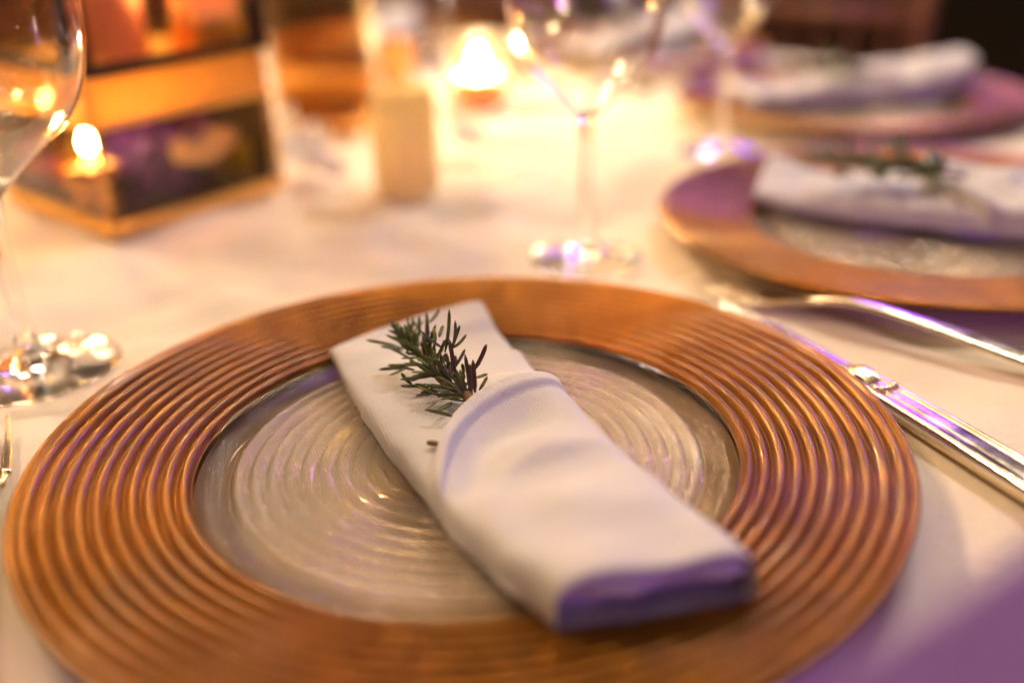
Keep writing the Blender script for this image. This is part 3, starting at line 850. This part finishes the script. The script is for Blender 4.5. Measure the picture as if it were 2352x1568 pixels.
tl_ = thing('reflection_tealight', 'burning tealight standing in for a flame reflection, low behind the left pane of the lantern', 'candle', (-.272, .357, .0222))  # tealight takes the place of a flame mirrored in the lantern
lathe('metal_cup', cup(.017, .0195, .0008, .002), 40, M_GOLD, tl_)
lathe('wax', [(0, .0025), (.0182, .0025), (.0182, .0145), (0, .0140)], 32, M_WAX, tl_)
mesh('wick', *tube([(0, 0, .0135), (.0004, 0, .020), (.001, 0, .0255)], .0007, 6), M_BRONZE, tl_)
flame_mesh(tl_, .0250, 1.15, M_LOWFLAME)
lathe('stand', [(0, -.0120), (.017, -.0120), (.017, -.0108), (.013, -.0060), (.016, -.0001), (0, -.0001)], 32, M_GOLDSAT, tl_)

# petals and leaves inside and beside the lantern, some standing for light patches
def petal(size, curl, cup_, seed, wide=.46):
    rnd = random.Random(seed); vs, fs = [], []
    n = 8
    for i in range(n + 1):
        u = i / n
        for j in range(n + 1):
            v_ = j / n * 2 - 1
            w_ = size * wide * sin(pi * (.06 + .90 * u) ** .8) ** .75
            x = size * (u - .5); y = v_ * w_
            z = curl * size * (u - .4) ** 2 + cup_ * size * v_ * v_ + .05 * size * noise.noise(Vector((u * 3, v_ * 2, seed)))
            vs.append(Vector((x, y, z)))
    for i in range(n):
        for j in range(n):
            a = i * (n + 1) + j; fs.append((a, a + 1, a + n + 2, a + n + 1))
    m0 = len(vs)
    vs += [p - Vector((0, 0, .0006)) for p in vs]
    fs += [tuple(x + m0 for x in q[::-1]) for q in fs]
    bd = list(range(0, n + 1)) + [i * (n + 1) + n for i in range(1, n + 1)] + [n * (n + 1) + j for j in range(n - 1, -1, -1)] + [i * (n + 1) for i in range(n - 1, 0, -1)]
    for a, b in zip(bd, bd[1:] + bd[:1]): fs.append((a, m0 + a, m0 + b, b))
    return vs, fs
fl = thing('petal_filling', 'red petals, with purple ones coloured for a reflected sheen, filling the lower glass of the lantern', 'petals', (-.235, .405, .009))
ca, cb_ = Vector((.092, .121)).normalized(), Vector((-.122, .113)).normalized()
for i in range(90):
    rnd = random.Random(i * 7 + 1)
    a, b = rnd.uniform(-.058, .056), rnd.uniform(-.058, .058)
    if -.02 < a < .075 and b > 5: continue
    px = Vector((-.258, .415)) + ca * a + cb_ * b
    if (px - Vector((-.272, .357))).length < .034: continue
    sz = rnd.uniform(.026, .038)
    edge = b < -.030
    mt = M_PETALP
    if a < -.028 and b < .02: mt = M_PETALR if rnd.random() < .6 else M_PETALP
    if a > .030 and b < -.015: mt = M_PETALO
    if b > .034: mt = M_PETALR if rnd.random() < .4 else M_PETALO
    o = mesh('petal', *petal(sz, rnd.uniform(-.3, 1.0), rnd.uniform(.05, .5), i), mt, fl)
    lay = rnd.uniform(.004, .050 if mt is M_PETALP and a > .0 else .010)
    o.location = (px.x + .235, px.y - .405, lay)
    o.rotation_euler = (rnd.uniform(-.5, .5), rnd.uniform(-.5, .5), rnd.uniform(0, 6.28))
lf = mesh('glint_leaf', *petal(.056, .05, .04, 77, .23), M_PALE)  # leaf shape standing in for a bright oval glint
lf.location = (-.198, .383, .043); lf.rotation_euler = (.95, -.12, .86)
tag(lf, 'pale oval glint made as a shiny leaf inside the lantern behind its right pane', 'leaf')
for i, (x, y, sz, lb) in enumerate(((-.186, .548, .050, 'light patch made as a white petal on the cloth behind the right corner of the lantern'), (-.140, .468, .046, 'light patch made as a white petal on the cloth between the lantern and the ochre votive glass'),
                                    (-.122, .432, .036, 'smallest light patch made as a white petal, just before the other one beside the lantern'), (-.014, .512, .036, 'white petal on the cloth right of the ochre votive glass'))):
    o = mesh('light_patch_petal', *petal(sz, .7, .38, 50 + i), M_PETALW)  # those beside the lantern stand in for light patches on the cloth
    o.location = (x, y, .006); o.rotation_euler = (.1, -.15, i * 1.3)
    tag(o, lb, 'petal', 'white petals on the tablecloth')

# ------------------------------------------------------------------ chairs behind the table
def chair(label, k, r=.98):
    """local +x points away from the table"""
    a = radians(-65.1) + STEP * k
    t = thing('chair', label, 'chair', (TC.x + r * cos(a), TC.y + r * sin(a), -.745), a, 'wooden chairs round the table')
    v, f = prism([(-.21, -.20), (.20, -.185), (.20, .185), (-.21, .20)], .43, [(-.21, -.20), (.20, -.185), (.20, .185), (-.21, .20)], .455)
    bevel(mesh('seat', v, f, M_WOOD, t), .006)
    v, f = prism([(-.20, -.19), (.18, -.175), (.18, .175), (-.20, .19)], .4555, [(-.185, -.175), (.165, -.16), (.165, .16), (-.185, .175)], .495)
    bevel(mesh('cushion', v, f, M_CUSHION, t), .010, 3)
    for s in (-1, 1):
        v, f = tube([(.19, s * .178, 0), (.195, s * .178, .44), (.215, s * .178, .70), (.25, s * .176, .95)], .017, 10); mesh('back_post', v, f, M_WOOD, t)
        v, f = tube([(-.19, s * .182, 0), (-.185, s * .18, .2), (-.185, s * .18, .43)], .016, 10); mesh('front_leg', v, f, M_WOOD, t)
    for z in (.56, .74, .93):
        x = interp([(.44, .195), (.70, .215), (.95, .25)], z)
        v, f = tube([(x, -.176, z), (x + .012, 0, z), (x, .176, z)], .014 if z < .9 else .02, 10); mesh('back_rail', v, f, M_WOOD, t)
    for j in range(5):
        y = -.12 + .06 * j
        v, f = tube([(.21, y, .56), (.223, y, .66), (.232, y, .74), (.262, y, .93)], .008, 8); mesh('spindle', v, f, M_WOOD, t)
    for s in (-1, 1):
        v, f = tube([(-.186, s * .18, .2), (.19, s * .178, .2)], .009, 8); mesh('stretcher', v, f, M_WOOD, t)
    return t
chair('dark red wooden chair with sage cushion at the right edge, behind the long napkin', 2.25)
chair('dark red wooden chair behind the table, right of the middle wine glass', 3.1)
chair('dark red wooden chair behind the burning votive candle', 4)
chair('dark red wooden chair behind the tall amber vase', 5)
chair('dark red wooden chair far left, behind the lantern', 6)
